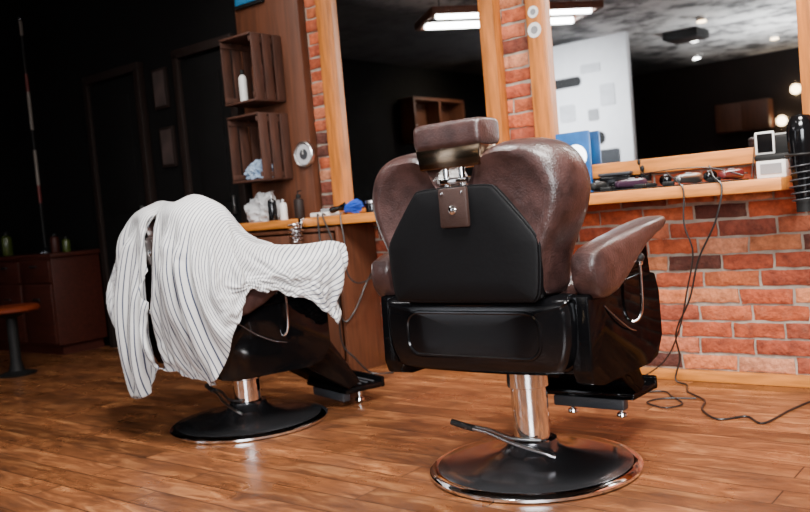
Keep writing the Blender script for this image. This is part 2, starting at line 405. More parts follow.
    b.m(0).box((0,.595,.165),(.37,.02,.05),.008)
    b.m(1).box((0,.42,.12),(.28,.04,.04),.006)
    b.obj('plate',['blackside','dgrey'],fr)
    fo = foot+drop
    for x in (-.13,.07):
        B().lathe([(0,fo),(.020,fo),(.022,.004+fo),(.020,.012+fo),(.009,.018+fo),(.009,.024+fo),(.014,.026+fo),(.014,.145),(0,.145)],(x,.53,0.0),18).obj('stop_foot','chrome',fr,label='small chrome adjustable foot')
    B().box((0,.30,.47),(.40,.05,.12),.02,3).obj('leg_rest','leather',E,U,label='brown leather calf pad')
    return E, solid

YW = math.radians(-16)
C2 = (-1.52,-1.29,0)
c2, solid2 = chair(C2,'brown leather barber chair draped with striped cape',False,YW,.075,0)

# ---------------------------------------------------------------- cape: cloth settled over the chair
def make_cape():
    cols = [ # inner, ridge, upper, mid, low, hem
     [(-.30,-.10,.78),(-.38,-.13,.80),(-.41,-.25,.80),(-.42,-.34,.75),(-.42,-.40,.68),(-.42,-.42,.58)],
     [(-.33,-.06,.80),(-.36,-.18,.93),(-.39,-.33,.87),(-.40,-.41,.77),(-.40,-.45,.64),(-.40,-.46,.50)],
     [(-.30,-.06,.84),(-.31,-.22,.975),(-.34,-.39,.87),(-.35,-.45,.66),(-.34,-.47,.45),(-.32,-.47,.27)],
     [(-.20,-.06,.84),(-.21,-.235,1.005),(-.23,-.41,.89),(-.25,-.47,.65),(-.25,-.48,.42),(-.22,-.46,.20)],
     [(-.10,-.06,.84),(-.11,-.24,1.005),(-.12,-.42,.89),(-.13,-.47,.65),(-.10,-.47,.42),(-.07,-.44,.22)],
     [(.0,-.06,.84),(.0,-.245,.995),(-.02,-.42,.90),(.02,-.46,.65),(.05,-.46,.44),(.06,-.43,.30)],
     [(.08,-.06,.84),(.09,-.245,.995),(.12,-.43,.90),(.09,-.48,.65),(.11,-.47,.46),(.14,-.45,.36)],
     [(.15,-.06,.84),(.16,-.24,1.01),(.20,-.44,.88),(.18,-.50,.64),(.21,-.49,.44),(.25,-.45,.30)],
     [(.22,-.05,.84),(.24,-.235,1.01),(.28,-.43,.86),(.28,-.48,.64),(.31,-.46,.46),(.34,-.42,.27)],
     [(.27,-.04,.82),(.30,-.22,.985),(.35,-.40,.83),(.36,-.43,.66),(.38,-.40,.48),(.39,-.34,.34)],
     [(.28,-.03,.80),(.345,-.19,.93),(.40,-.34,.80),(.43,-.36,.68),(.44,-.33,.56),(.44,-.28,.47)],
     [(.28,.0,.78),(.362,-.15,.865),(.435,-.25,.77),(.46,-.28,.69),(.465,-.26,.61),(.455,-.23,.53)],
     [(.28,.02,.765),(.37,-.09,.805),(.445,-.14,.74),(.475,-.16,.68),(.475,-.15,.62),(.47,-.14,.56)],
     [(.28,.06,.765),(.37,.0,.775),(.445,.0,.73),(.475,-.01,.67),(.472,-.02,.61),(.468,-.02,.55)],
     [(.28,.12,.765),(.37,.09,.77),(.445,.10,.725),(.475,.09,.66),(.47,.09,.59),(.465,.10,.52)],
     [(.29,.20,.77),(.37,.18,.772),(.44,.19,.725),(.47,.19,.64),(.465,.20,.55),(.455,.21,.46)],
     [(.31,.27,.77),(.37,.27,.775),(.435,.30,.725),(.455,.30,.62),(.45,.29,.51),(.44,.28,.40)],
     [(.33,.33,.765),(.37,.34,.755),(.42,.38,.705),(.43,.39,.63),(.425,.38,.55),(.42,.37,.49)],
    ]
    T = Matrix.Translation(C2) @ Matrix.Rotation(YW,4,'Z')
    bm = bmesh.new(); uvl = bm.loops.layers.uv.new('UVMap'); Ud = {}
    SU = 11
    C = [catmull(c, 9) for c in cols]; nv = len(C[0])
    rows = [catmull([c[j] for c in C], SU) for j in range(nv)]
    nu = len(rows[0]); ref = rows[int(nv*.55)]
    L = [0]
    for i in range(1,nu): L.append(L[-1]+(ref[i]-ref[i-1]).length)
    F = [0]
    def theta(i): return math.radians(55)*min(1,max(0,(i/SU-9.5)/4))
    for i in range(1,nu): F.append(F[-1]+(L[i]-L[i-1])*math.cos(theta(i))*1.3)
    G = []; wts = {}
    for j in range(nv):
        r = []; vj = j/(nv-1)
        for i in range(nu):
            p = rows[j][i].copy()
            a = rows[j][min(i+1,nu-1)]-rows[j][max(i-1,0)]; bb = rows[min(j+1,nv-1)][i]-rows[max(j-1,0)][i]
            n = a.cross(bb)
            if n.length > 1e-9: n.normalize()
            t = min(1,max(0,(vj-.20)/.30)); amp = t*t*(3-2*t)
            s = L[i]; ci = i/SU
            w = s*56+4.5*noise.noise(Vector((s*3.0, vj*.9, 1)))*2
            ph = (w/(2*math.pi)) % 1
            crease = (1-abs(2*ph-1))**1.6*2-1            # sharp ridges, broad valleys
            A = .034*(.45+1.1*abs(noise.noise(Vector((s*2.7,2.2,0)))))
            if ci > 10: A *= .6
            w2 = s*19+vj*6+2*noise.noise(Vector((s*4,vj*3,8)))
            dg = (1-abs(2*((w2/(2*math.pi)) % 1)-1))**2*.016
            p += n*(crease*A*amp+dg*amp+.004)
            p.z += .05*noise.noise(Vector((s*8,5,0)))*max(0,(vj-.7)/.3)*1.6
            v = bm.verts.new(T @ p)
            wts[(i,j)] = (.16 if ci < 4.3 else .12) if vj > .25 else .05
            Ud[v] = (F[i]+math.sin(theta(i))*vj*.5+.015*noise.noise(Vector((s*1.2,vj*2,3))), vj); r.append(v)
        G.append(r)
    bm.verts.index_update()
    ridge = 9
    pins = [v.index for i,v in enumerate(G[ridge]) if i/SU > .8]+[v.index for i,v in enumerate(G[ridge+1]) if i/SU > 11.5]
    soft = [(G[j][i].index, w) for (i,j),w in wts.items()]
    for j in range(nv-1):
        for i in range(nu-1):
            ci = (i+.5)/SU; vj = (j+.5)/(nv-1)
            wd = .8*math.sqrt(max(0,1-((vj-.46)/.15)**2)) if abs(vj-.46) < .15 else 0
            if .46 <= vj < .98: wd = max(wd, .06)
            if abs(ci-5.45) < wd: continue
            f = bm.faces.new((G[j][i],G[j][i+1],G[j+1][i+1],G[j+1][i])); f.smooth = True
            for lp in f.loops: lp[uvl].uv = Ud[lp.vert]
    me = bpy.data.meshes.new('barber_cape'); bm.to_mesh(me); bm.free(); me.materials.append(M['cape'])
    o = bpy.data.objects.new('barber_cape', me); COL.objects.link(o)
    vg = o.vertex_groups.new(name='pin')
    for idx, w in soft: vg.add([idx], w, 'REPLACE')
    vg.add(pins, 1.0, 'REPLACE')
    bm = bmesh.new(); bm.from_mesh(me)
    bmesh.ops.delete(bm, geom=[v for v in bm.verts if not v.link_faces], context='VERTS'); bm.to_mesh(me); bm.free()
    for s in solid2:
        s.modifiers.new('col','COLLISION')
        s.collision.thickness_outer = .008; s.collision.cloth_friction = 40
    cl = o.modifiers.new('cloth','CLOTH'); st = cl.settings
    st.quality = 7; st.mass = .25; st.air_damping = 2
    st.tension_stiffness = 18; st.compression_stiffness = 10; st.shear_stiffness = 4; st.bending_stiffness = .02
    st.tension_damping = 8; st.compression_damping = 8; st.shear_damping = 6; st.bending_damping = .5
    st.vertex_group_mass = 'pin'; st.pin_stiffness = .6; st.shrink_min = -.01
    cs = cl.collision_settings; cs.collision_quality = 3; cs.distance_min = .006
    cs.use_self_collision = True; cs.self_distance_min = .004
    cl.point_cache.frame_start = 1; cl.point_cache.frame_end = 60
    SC.frame_start = 1; SC.frame_end = 60
    for f in range(1, 27): SC.frame_set(f)
    dg = bpy.context.evaluated_depsgraph_get()
    m2 = bpy.data.meshes.new_from_object(o.evaluated_get(dg), preserve_all_data_layers=True, depsgraph=dg)
    o.modifiers.clear()
    o.data = m2; m2.name = 'barber_cape'
    o.vertex_groups.clear()
    for s in solid2: s.modifiers.clear()
    SC.frame_set(1); SC.frame_end = 1
    m2.polygons.foreach_set('use_smooth', [True]*len(m2.polygons))
    sb = o.modifiers.new('sub','SUBSURF'); sb.levels = 1; sb.render_levels = 1
    so = o.modifiers.new('thick','SOLIDIFY'); so.thickness = .0015
    return tidy(o,'white barber cape with thin dark stripes draped over chair','cape')
make_cape()
chair((-.05,-1.355,0),'brown leather barber chair with headrest seen from behind')

# ---------------------------------------------------------------- room
X0, X1, Y1 = -6.5, 3.6, -12.0
H = 3.0
def S(o): return tidy(o, kind='structure')
S(B().box(((X0+X1)/2, Y1/2, -.05), (X1-X0+.4, -Y1+.4, .1)).obj('floor', 'floor', smooth=False))
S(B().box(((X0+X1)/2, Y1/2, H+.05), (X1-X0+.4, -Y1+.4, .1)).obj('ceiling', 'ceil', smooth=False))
S(B().box((X0-.1, Y1/2, H/2), (.2, -Y1, H)).obj('wall_west', 'darkwall', smooth=False))
S(B().box((X1+.1, Y1/2, H/2), (.2, -Y1, H)).obj('wall_east', 'white', smooth=False))
S(B().box(((X0+X1)/2, Y1-.1, H/2), (X1-X0+.4, .2, H)).obj('wall_south', 'darkwood', smooth=False))
S(B().box((-4.35, -7.55, 1.5), (1.9, .1, 3.0)).obj('wall_partition', 'white', smooth=False))

b = B()
b.m(0).box(((X0-2.2)/2, .1, H/2), (-2.2-X0, .2, H))
b.m(1).box(((X1-2.2)/2, .1, H/2), (X1+2.2, .2, H))
bm = b.bm
lay = bm.verts.layers.float_color.new('bc')
tones = [(212,112,64),(220,124,74),(206,98,54),(190,88,50),(224,138,90),(140,70,52),(104,54,42),(184,84,52),(204,104,62),(226,150,110),(196,92,52),(168,80,52),(210,118,80)]
def desat(c,k=.96):
    h,s,v = colorsys.rgb_to_hsv(*[q/255 for q in c]); q = colorsys.hsv_to_rgb(h,s*k,v*.93); return tuple(u*255 for u in q)
PH, PW, g = .0735, .228, .011
row = 0; z = .05
while z < 2.95:
    x = -2.2 + (0 if row % 2 else -PW/2) + random.uniform(-.015,.015)
    while x < 2.3:
        w = PW*(1+random.uniform(-.07,.07))
        xa, xb = max(x, -2.2)+g/2, x+w-g/2
        if xb-xa > .03:
            c = srgb(*desat(random.choice(tones))); k = random.uniform(.8,1.1); c = (c[0]*k, c[1]*k, c[2]*k, 1)
            dep = .011+random.uniform(-.003,.004); G = []
            za, zb = z+g/2+random.uniform(-.003,.003), z+PH-g/2+random.uniform(-.003,.003)
            ux = [0,.0,.035,.18,.34,.5,.66,.82,.965,1.,1.]; uz = [0,.0,.14,.38,.62,.86,1.,1.]
            nxl, nzl = len(ux)-1, len(uz)-1
            for j, vz in enumerate(uz):
                r = []
                for i, vx in enumerate(ux):
                    ex = i in (0, nxl); ez = j in (0, nzl)
                    px, pz = xa+(xb-xa)*vx, za+(zb-za)*vz
                    nv = noise.noise_vector(Vector((px*22, row*3.1, pz*22)))
                    py = 0.004 if (ex or ez) else -(dep-(.005 if (i in (1,nxl-1) or j in (1,nzl-1)) else 0)+nv.y*.006)
                    v = bm.verts.new((px+nv.x*.006, py, pz+nv.z*.006)); v[lay] = c; r.append(v)
                G.append(r)
            for j in range(nzl):
                for i in range(nxl):
                    f = bm.faces.new((G[j][i], G[j][i+1], G[j+1][i+1], G[j+1][i])); f.material_index = 2
        x += w
    z += PH; row += 1
S(b.obj('wall_north', ['darkwall', 'mortar', 'brick']))
S(B().box((-2.475, -.03, H/2), (.55, .06, H), .004).obj('wall_pilaster', 'brown'))
S(B().box((.3, -.012, .025), (4.2, .024, .05), .004).obj('baseboard_north', 'pine_h'))

for i, (xa, xb) in enumerate(((-4.56,-3.84),(-3.44,-2.82))):
    b = B(); w = xb-xa; cx = (xa+xb)/2
    b.m(0).box((cx, -.02, 1.0), (w-.12, .03, 2.0), .004)
    for zz, hh in ((.5,.75),(1.45,.85)): b.box((cx, -.036, zz), (w-.34, .012, hh), .005)
    b.m(1).box((xa+.03, -.03, 1.02), (.06, .06, 2.04), .005).box((xb-.03, -.03, 1.02), (.06, .06, 2.04), .005).box((cx, -.03, 2.05), (w, .06, .06), .005)
    b.m(2).box((xb-.12, -.055, 1.0), (.02, .02, .12), .004)
    S(b.obj('door_%d' % (i+1), ['darkwall', 'darkwood', 'steel']))

# ---------------------------------------------------------------- mirrors
def mirror(xa, xb, label, pw=.085, rail=True):
    z0 = .94 if rail else .875
    cx = (xa+xb)/2; e = empty('wall_mirror', (cx, -.03, z0), label, 'mirror', group='framed mirrors above the counter')
    L = lambda x: x-cx
    B().box((0, -.005, (2.75-z0)/2+.03), (xb-xa+.02, .012, 2.75-z0-.02)).obj('mirror_glass', 'mirror', e, smooth=False)
    for x in (xa-pw/2, xb+pw/2):
        B().box((L(x), -.02, (2.9-z0)/2), (pw, .075, 2.9-z0), .006).obj('frame_post', 'pine', e)
    if rail: B().box((0, -.018, .03), (xb-xa, .06, .065), .005).obj('frame_rail', 'pine_h', e)
    else: B().box((0, -.018, .012), (xb-xa, .04, .022), .003).obj('frame_rail', 'pine_h', e)
    B().box((0, -.018, 2.78-z0), (xb-xa, .06, .08), .005).obj('frame_rail', 'pine_h', e)
    return e
mirror(-.586, .524, 'tall wall mirror in orange pine frame above the counter')
mirror(-1.948, -.936, 'tall wall mirror with pine posts beside brown pilaster', rail=False)
for z,r in ((1.665,.036),(1.75,.028)):
    e = empty('sticker',(-.628,-.0885,z),'round white sticker on pine mirror post','sticker',group='stickers on the mirror post')
    B().lathe([(0,0),(r,0),(r,.0015),(0,.0015)],seg=28,rot=R90).obj('disc','whitepl',e)
    B().lathe([(r*.45,.0015),(r*.52,.0015),(r*.52,.002),(r*.45,.002)],seg=24,rot=R90).obj('ring_mark','grey',e)

# ---------------------------------------------------------------- counter and cabinets
CT = .872
B().box(((-2.68+.50)/2, -.185, CT-.025), (3.18, .33, .050), .006).obj('counter', 'pine_h',
    label='long orange pine counter board fixed along the brick wall', cat='counter')
for x in (-1.0, -.62):
    o = B().box((0,-.14,-.012),(.03,.28,.012),.002).box((0,-.012,-.1),(.03,.012,.2),.002).tube([(0,-.25,-.014),(0,-.02,-.18)],.006,8,1)
    o.obj('counter_bracket', 'blackmatte', loc=(x,-.019,CT-.05), label='black steel bracket under the pine counter', cat='bracket', group='brackets under the counter')
e = empty('cabinet', (-2.15, -.19, 0), 'brown wooden cabinet under the pine counter', 'cabinet')
b = B()
for x in (-.36, .36): b.box((x, 0, .407), (.025, .3, .814), .003)
b.box((0, .14, .407), (.7, .015, .814)).box((0,0,.06),(.7,.3,.02),.003).box((0,0,.8),(.7,.3,.02),.003).box((0,0,.45),(.7,.28,.02),.003)
b.obj('body', 'brown', e)
for x in (-.17, .17):
    d = B().box((x, -.155, .43), (.335, .018, .7), .004).obj('door', 'brown', e)
    B().sphere((x+(.12 if x < 0 else -.12), -.175, .5), .012).obj('handle', 'steel', d)

# ---------------------------------------------------------------- crates on the pilaster
def crate(loc, label):
    e = empty('wall_crate', loc, label, 'shelf', group='wooden wall crates')
    w,d,h,t = .27,.25,.385,.012
    b = B().box((0,-d/2,0),(w,d,t),.002).box((0,-d/2,h),(w,d,t),.002)
    b.box((0,-.008,h/2),(w,t,h))
    for s in (-1,1):
        for k in range(3): b.box((s*w/2,-d/2+(k-1)*.085,h/2),(t,.066,h),.003)
        for zz in (.03,h-.03): b.box((s*(w/2-.01),-d/2,zz),(.01,d,.03),.002)
    b.obj('crate_body','crate',e)
    return e
crate((-2.50,-.06,1.585),'dark wooden crate shelf holding a white bottle')
crate((-2.50,-.06,1.12),'dark wooden crate shelf holding a pale crumpled bag')

def bottle(loc, r, h, body, cap, label, pump=False, group=None):
    e = empty('bottle', loc, label, 'bottle', group=group)
    B().lathe([(0,0),(r*.95,0),(r,.005),(r,h*.72),(r*.85,h*.8),(r*.4,h*.85),(r*.38,h*.88),(0,h*.88)],seg=20).obj('bottle_body',body,e)
    b = B().lathe([(0,h*.86),(r*.5,h*.86),(r*.5,h),(0,h)],seg=16)
    if pump: b.tube([(0,0,h*.95),(0,0,h*1.12),(r*.9,0,h*1.14)],r*.14,8,3)
    b.obj('cap',cap,e)
bottle((-2.56,-.22,1.592),.024,.2,'whitepl','blackmatte','slim white bottle standing in wooden crate')
bottle((-2.56,-.12,1.592),.024,.17,'darkwood','blackmatte','dark brown bottle standing in wooden crate')
B().crumple(.09,.085,.07,9,5).obj('bag','bag',loc=(-2.50,-.19,1.127),label='crumpled pale blue and white bag in wooden crate',cat='bag')
for k,(c,h) in enumerate((('redwood',.2),('poster',.22),('blackmatte',.19),('brown',.21))):
    B().box((0,0,h/2),(.022,.14,h),.003).obj('book',c,loc=(-2.405-.026*k,-.13,1.592),label='old hardback book standing in wooden crate',cat='book',group='books in the wooden crate')

e = empty('wall_clock',(-2.24,-.06,1.25),'small round chrome wall clock on brown pilaster','clock')
B().lathe([(0,0),(.07,0),(.076,.006),(.076,.026),(.070,.032),(.064,.028),(.062,.02),(0,.02)],seg=48,rot=R90).obj('case','steel',e)
B().lathe([(0,.0205),(.060,.0205),(.060,.022),(0,.022)],seg=40,rot=R90).obj('face','lgrey',e)
B().lathe([(0,.022),(.032,.022),(.030,.028),(0,.028)],seg=32,rot=R90).obj('dial','dgrey',e)
B().box((0,-.030,.014),(.004,.002,.03)).obj('hand','whitepl',e)
for (x,z,w,h) in ((-3.65,1.86,.16,.28),(-3.63,1.45,.16,.28)):
    e = empty('picture_frame',(x,0,z),'small dark framed picture on black wall','picture',group='pictures between the doors')
    B().box((0,-.012,0),(w,.024,h),.004).obj('frame','darkwood',e)
    B().box((0,-.0265,0),(w-.04,.004,h-.04)).obj('print','poster',e)
e = empty('sign_board',(-2.6,-.06,2.3),'small blue and grey sign on brown pilaster','sign')
B().box((0,-.012,0),(.26,.024,.2),.004).obj('frame','blackmatte',e)
B().box((0,-.0265,0),(.22,.004,.16)).obj('print','teal',e)

# ---------------------------------------------------------------- left cabinet, pole, stool
e = empty('sideboard',(-5.28,-.24,0),'low dark reddish wooden sideboard against black wall','cabinet')
B().box((0,0,.41),(1.35,.4,.66),.006).box((0,0,.755),(1.4,.43,.03),.005).box((0,.02,.04),(1.25,.34,.08)).obj('body','redwood',e)
for x in (-.45,0,.45):
    for z,h in ((.64,.16),(.32,.44)):
        d = B().box((x,-.208,z),(.42,.018,h),.005).obj('drawer' if h < .2 else 'door','redwood',e)
        B().box((x,-.224,z+h*.25),(.1,.014,.014),.004).obj('handle','darkmetal',d)
e = empty('barber_pole',(-5.10,-.2,.77),'tall thin dark red and muted white striped pole on sideboard','pole')
B().lathe([(0,0),(.07,0),(.07,.01),(.03,.03),(.015,.05),(0,.05)],seg=24).obj('pole_base','darkmetal',e)
z = .05
for h,c in ((.35,'blackmatte'),(.14,'dimred'),(.28,'dimwhite'),(.16,'blackmatte'),(.3,'dimwhite'),(.14,'dimred'),(.3,'blackmatte'),(.12,'dimwhite')):
    B().lathe([(0,z),(.013,z),(.013,z+h),(0,z+h)],seg=16).obj('pole_section',c,e); z += h
B().sphere((0,0,z+.01),.02).obj('finial','darkmetal',e)
bottle((-5.72,-.2,.77),.045,.2,'green','blackmatte','green bottle standing on dark sideboard')
bottle((-4.95,-.2,.77),.035,.15,'redwood','blackmatte','dark red bottle standing on dark sideboard')
bottle((-4.75,-.22,.77),.03,.12,'green','blackmatte','small olive bottle standing on dark sideboard')
e = empty('stool',(-4.2,-.98,0),'round stool with orange vinyl seat and black base','stool')
B().lathe([(0,.42),(.17,.42),(.185,.43),(.185,.447),(.17,.46),(0,.465)],seg=40).obj('seat','orange',e)
B().lathe([(0,0),(.12,0),(.125,.01),(.05,.03),(.035,.1),(.035,.38),(.13,.42),(0,.42)],seg=28).obj('base','blackmatte',e)

# ---------------------------------------------------------------- items on counter
B().crumple(.12,.09,.10).obj('towel','towel',loc=(-2.50,-.19,CT),label='crumpled white towel lying on pine counter',cat='towel')
bottle((-2.33,-.29,CT),.026,.15,'blackgloss','steel','black pump bottle on pine counter',True)
bottle((-2.27,-.26,CT),.022,.12,'whitepl','steel','small pale bottle on pine counter')
bottle((-2.20,-.2,CT),.03,.14,'darkwood','blackmatte','dark bottle on pine counter',True)
e = empty('neck_brush',(-1.82,-.22,CT),'barber neck brush with blue bristles on counter','brush',.4)
RY = Matrix.Rotation(math.radians(80),3,'Y')
B().lathe([(0,0),(.014,0),(.018,.02),(.014,.05),(.02,.08),(.026,.095),(0,.1)],(-.09,0,.028),20,RY).obj('handle','blackgloss',e)
b = B()
for k in range(90):
    a = random.uniform(0,2*math.pi); q = math.sqrt(random.random())
    p0 = Vector((0,q*.02*math.cos(a),.03+q*.018*math.sin(a)))
    p1 = Vector((.10+random.uniform(-.015,.015)-.03*q,q*.055*math.cos(a),max(.004,.042+q*.045*math.sin(a))))
    b.tube([p0,p0.lerp(p1,.5)+Vector((0,0,.004)),p1],.0028,5,2)
b.obj('bristles','blue',e)
e = empty('tool_tray',(-1.98,-.22,CT),'white tray with small tools on pine counter','tray')
B().box((0,0,.012),(.14,.1,.024),.006).obj('tray','whitepl',e)
B().box((.02,0,.034),(.08,.03,.02),.006).obj('tool','grey',e)
e = empty('jar',(-1.64,-.2,CT),'dark glass jar with metal lid on counter','jar')
B().lathe([(0,0),(.035,0),(.036,.04),(.034,.05),(0,.05)],seg=24).obj('body','blackgloss',e)
B().lathe([(0,.05),(.036,.05),(.036,.065),(0,.067)],seg=24).obj('lid','steel',e)
e = empty('dryer_holder',(-2.02,-.366,CT-.02),'chrome spiral hair dryer holder on counter edge','holder')
pts = []
for k in range(61):
    a = k/60*2*math.pi*5; r = .045-.012*k/60
    pts.append((r*math.cos(a),-.05+r*math.sin(a),.0-.11*k/60))
B().tube(pts,.0045,8,1).obj('spiral','chrome',e)
B().box((0,-.0,.0),(.03,.03,.04),.004).obj('clamp','chrome',e)

def clipper(loc, rot, col, label, blade='steel'):
    e = empty('hair_clipper',loc,label,'clipper',rot,group='hair clippers on the counter')
    rings = []
    for x,w,h in ((-.085,.008,.008),(-.08,.016,.014),(-.05,.02,.018),(0,.021,.019),(.04,.024,.022),(.06,.024,.02),(.068,.02,.014)):
        rings.append([(x,w*sq(math.cos(a),.7),.022+h*sq(math.sin(a),.7)) for a in [2*math.pi*k/16 for k in range(16)]])
    B().loft(rings).obj('clipper_body',col,e)
    b = B().box((.078,0,.022),(.024,.042,.008),.002)
    for k in range(7): b.box((.093,-.018+k*.006,.022),(.01,.003,.004))
    b.obj('blade',blade,e)
    B().box((0,0,.043),(.03,.014,.006),.002).obj('switch','grey',e)
def smat(x,w):
    B().box((0,0,.003),(w,.24,.006),.002).obj('station_mat','blackmatte',loc=(x,-.215,CT),label='black rubber tool mat on pine counter',cat='mat',group='tool mats on the counter')
smat(-.26,.42); smat(.14,.34)
CM = CT+.006
clipper((-.41,-.25,CM),1.2,'blackgloss','black hair clipper on rubber mat')
clipper((-.30,-.22,CM),1.7,'blackmatte','matte black hair trimmer on rubber mat')
clipper((-.15,-.20,CM),1.1,'purple','dark purple hair clipper on rubber mat')
clipper((.01,-.22,CM),2.0,'blackgloss','glossy black hair trimmer on rubber mat')
clipper((.10,-.20,CM),1.3,'steel','silver hair clipper on rubber mat')
clipper((.19,-.21,CM),1.8,'blackgloss','black and silver hair clipper on rubber mat')
clipper((.28,-.22,CM),1.4,'red','dark red and silver hair trimmer on rubber mat')
for x,y,rot in ((-.23,-.29,.3),(-.21,-.22,1.2),(-.07,-.30,.1),(-.06,-.22,.8),(.055,-.31,.2),(.24,-.31,-.2)):
    b = B().box((0,0,.008),(.045,.03,.016),.004)
    for k in range(7): b.box((-.018+k*.006,-.02,.006),(.0025,.02,.008))
    b.obj('clipper_guard','blackmatte',loc=(x,y,CM),rot=rot,label='small black clipper guard comb lying on rubber mat',cat='clipper guard',group='clipper guards on the mats')
e = empty('tool_cup',(-.14,-.075,CT),'black cup holding combs and brushes on counter','cup')
B().lathe([(0,0),(.026,0),(.028,.06),(.025,.06),(.023,.006),(0,.006)],seg=24).obj('cup','blackgloss',e)
for k,(dx,dy,h) in enumerate(((.01,.01,.10),(-.01,0,.12),(.0,-.01,.09))):
    B().tube([(dx,dy,.01),(dx*2.2,dy*2.2,h)],.004,8,1).sphere((dx*2.3,dy*2.3,h),.009,(1,1,1.6),12).obj('tool','blackmatte',e)
e = empty('tool_box',(-.27,-.08,CT),'small black storage box on counter by mirror','box')
B().box((0,0,.035),(.15,.07,.07),.008).obj('body','blackgloss',e)
B().box((0,0,.078),(.155,.075,.014),.005).obj('lid','dgrey',e)
e = empty('reflection_panel',(-.470,-.094,CT),'made-up blue panel with glowing discs imitating a mirror reflection','reflection panel')
B().box((0,0,.145),(.17,.02,.29),.006).obj('panel','bluelit',e)  # added panel standing in for a reflection in the mirror
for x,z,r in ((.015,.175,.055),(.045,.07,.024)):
    B().lathe([(0,0),(r,0),(r*.9,.006),(0,.008)],(x,-.010,z),28,R90).obj('lamp','glow2',e)  # glowing discs imitate the reflected bright spots, not lamps
e = empty('carton',(.43,-.16,CT),'small white carton on pine counter by mirror','box')
B().box((0,0,.034),(.11,.11,.068),.003).obj('body','whitepl',e)
B().box((.0,-.0565,.036),(.08,.003,.04)).obj('label','grey',e)
e = empty('music_dock',(.44,-.15,CT+.068),'black speaker dock standing on white carton','speaker')
B().box((0,0,.013),(.16,.08,.026),.01,3).box((.03,.025,.055),(.10,.04,.09),.012,3).obj('body','blackmatte',e)
e = empty('smartphone',(.40,-.17,CT+.094),'dark screened phone with white edge standing on speaker dock','phone')
B().box((0,0,.045),(.075,.010,.09),.006).obj('case','whitepl',e)
B().box((.002,-.0055,.045),(.058,.003,.074)).obj('screen','blackgloss',e)

e = empty('hair_dryer',(.56,-.27,.765),'black hair dryer with wrapped cord hanging at counter end','hair dryer')
B().lathe([(0,-.02),(.026,-.02),(.028,.0),(.034,.04),(.04,.08),(.045,.16),(.05,.22),(.052,.27),(.046,.31),(.03,.33),(0,.335)],seg=32).obj('barrel','blackgloss',e)
B().lathe([(.03,-.03),(.032,-.03),(.032,.02),(.03,.02)],seg=28).obj('nozzle','blackmatte',e)
B().loft([[(x,.018*math.sin(a),.23+.026*math.cos(a)-.5*max(0,x-.04)) for a in [2*math.pi*k/16 for k in range(16)]] for x in (.03,.06,.1,.14,.16)]).obj('handle','blackmatte',e)
pts = []
for k in range(121):
    a = k/120*2*math.pi*6; r = .048+.004*math.sin(k*.4)
    pts.append((r*math.cos(a),r*math.sin(a),.0+.15*k/120))
B().tube(pts,.0028,8,1).obj('cord','dgrey',e)
B().m(0).tube([(-.05,.02,.185),(-.05,-.03,.185),(0,-.06,.185),(.05,-.03,.185),(.05,.03,.185),(0,.06,.185)],.005,8,5,True).box((0,.15,.185),(.02,.2,.012),.002).obj('holder','blackmatte',e)

# ---------------------------------------------------------------- cables
def cord(pts,r,label,name='power_cord'):
    B().tube(pts,r,8,8).obj(name,'cable',label=label,cat='cable',group='loose power cords')
FZ = .006
cord([(.20,-.24,CT+.07),(.25,-.34,CT+.02),(.285,-.362,.85),(.25,-.36,.72),(.16,-.32,.57),(.10,-.28,.41),(.0,-.2,.25),(-.03,-.1,.12),(-.06,-.09,.02),(.0,-.12,FZ),(.05,-.24,FZ),(.16,-.36,FZ),(.20,-.50,FZ),(.30,-.62,FZ),(.38,-.55,FZ),(.46,-.62,FZ),(.5,-.4,FZ),(.56,-.22,FZ),(.72,-.18,FZ),(.9,-.1,FZ)],.004,'black power cord running from counter down to floor')
cord([(.02,-.24,CT+.06),(.10,-.34,CT+.02),(.135,-.364,.85),(.13,-.37,.72),(.15,-.35,.60),(.10,-.31,.44),(.02,-.22,.26),(-.1,-.12,.1),(-.25,-.14,FZ),(-.33,-.25,FZ),(-.2,-.36,FZ),(-.06,-.26,FZ),(.02,-.34,FZ),(.10,-.44,FZ),(.06,-.52,FZ),(-.04,-.46,FZ),(.0,-.38,FZ),(.12,-.34,FZ)],.0033,'thin black cord hanging down and tangled on the floor')
cord([(-.10,-.2,CM+.06),(-.02,-.3,CT+.065),(.1,-.3,CT+.07),(.22,-.27,CT+.06),(.34,-.27,CT+.02)],.0025,'thin black cord looping across the counter')
cord([(.33,-.13,CT+.01),(.33,-.08,CT+.10),(.34,-.09,CT+.15),(.37,-.13,CT+.14)],.0025,'thin black phone charging cord on counter')
cord([(-1.95,-.3,CT+.008),(-1.9,-.362,CT),(-1.88,-.375,.7),(-1.84,-.38,.5),(-1.78,-.36,.3),(-1.74,-.3,.35),(-1.72,-.2,.5),(-1.74,-.05,.6)],.005,'black power cord hanging from the counter edge')
cord([(-1.90,-.3,CT+.008),(-1.86,-.362,CT),(-1.76,-.40,.7),(-1.74,-.42,.45),(-1.75,-.42,.2),(-1.70,-.38,.1),(-1.66,-.3,FZ),(-1.55,-.25,FZ)],.005,'black power cord hanging from the counter edge')
cord([(-1.74,-.3,CT+.008),(-1.73,-.362,CT),(-1.70,-.38,.72),(-1.70,-.38,.56),(-1.66,-.33,.5),(-1.62,-.2,.55),(-1.62,-.05,.62)],.004,'thin black cord looped under the counter')

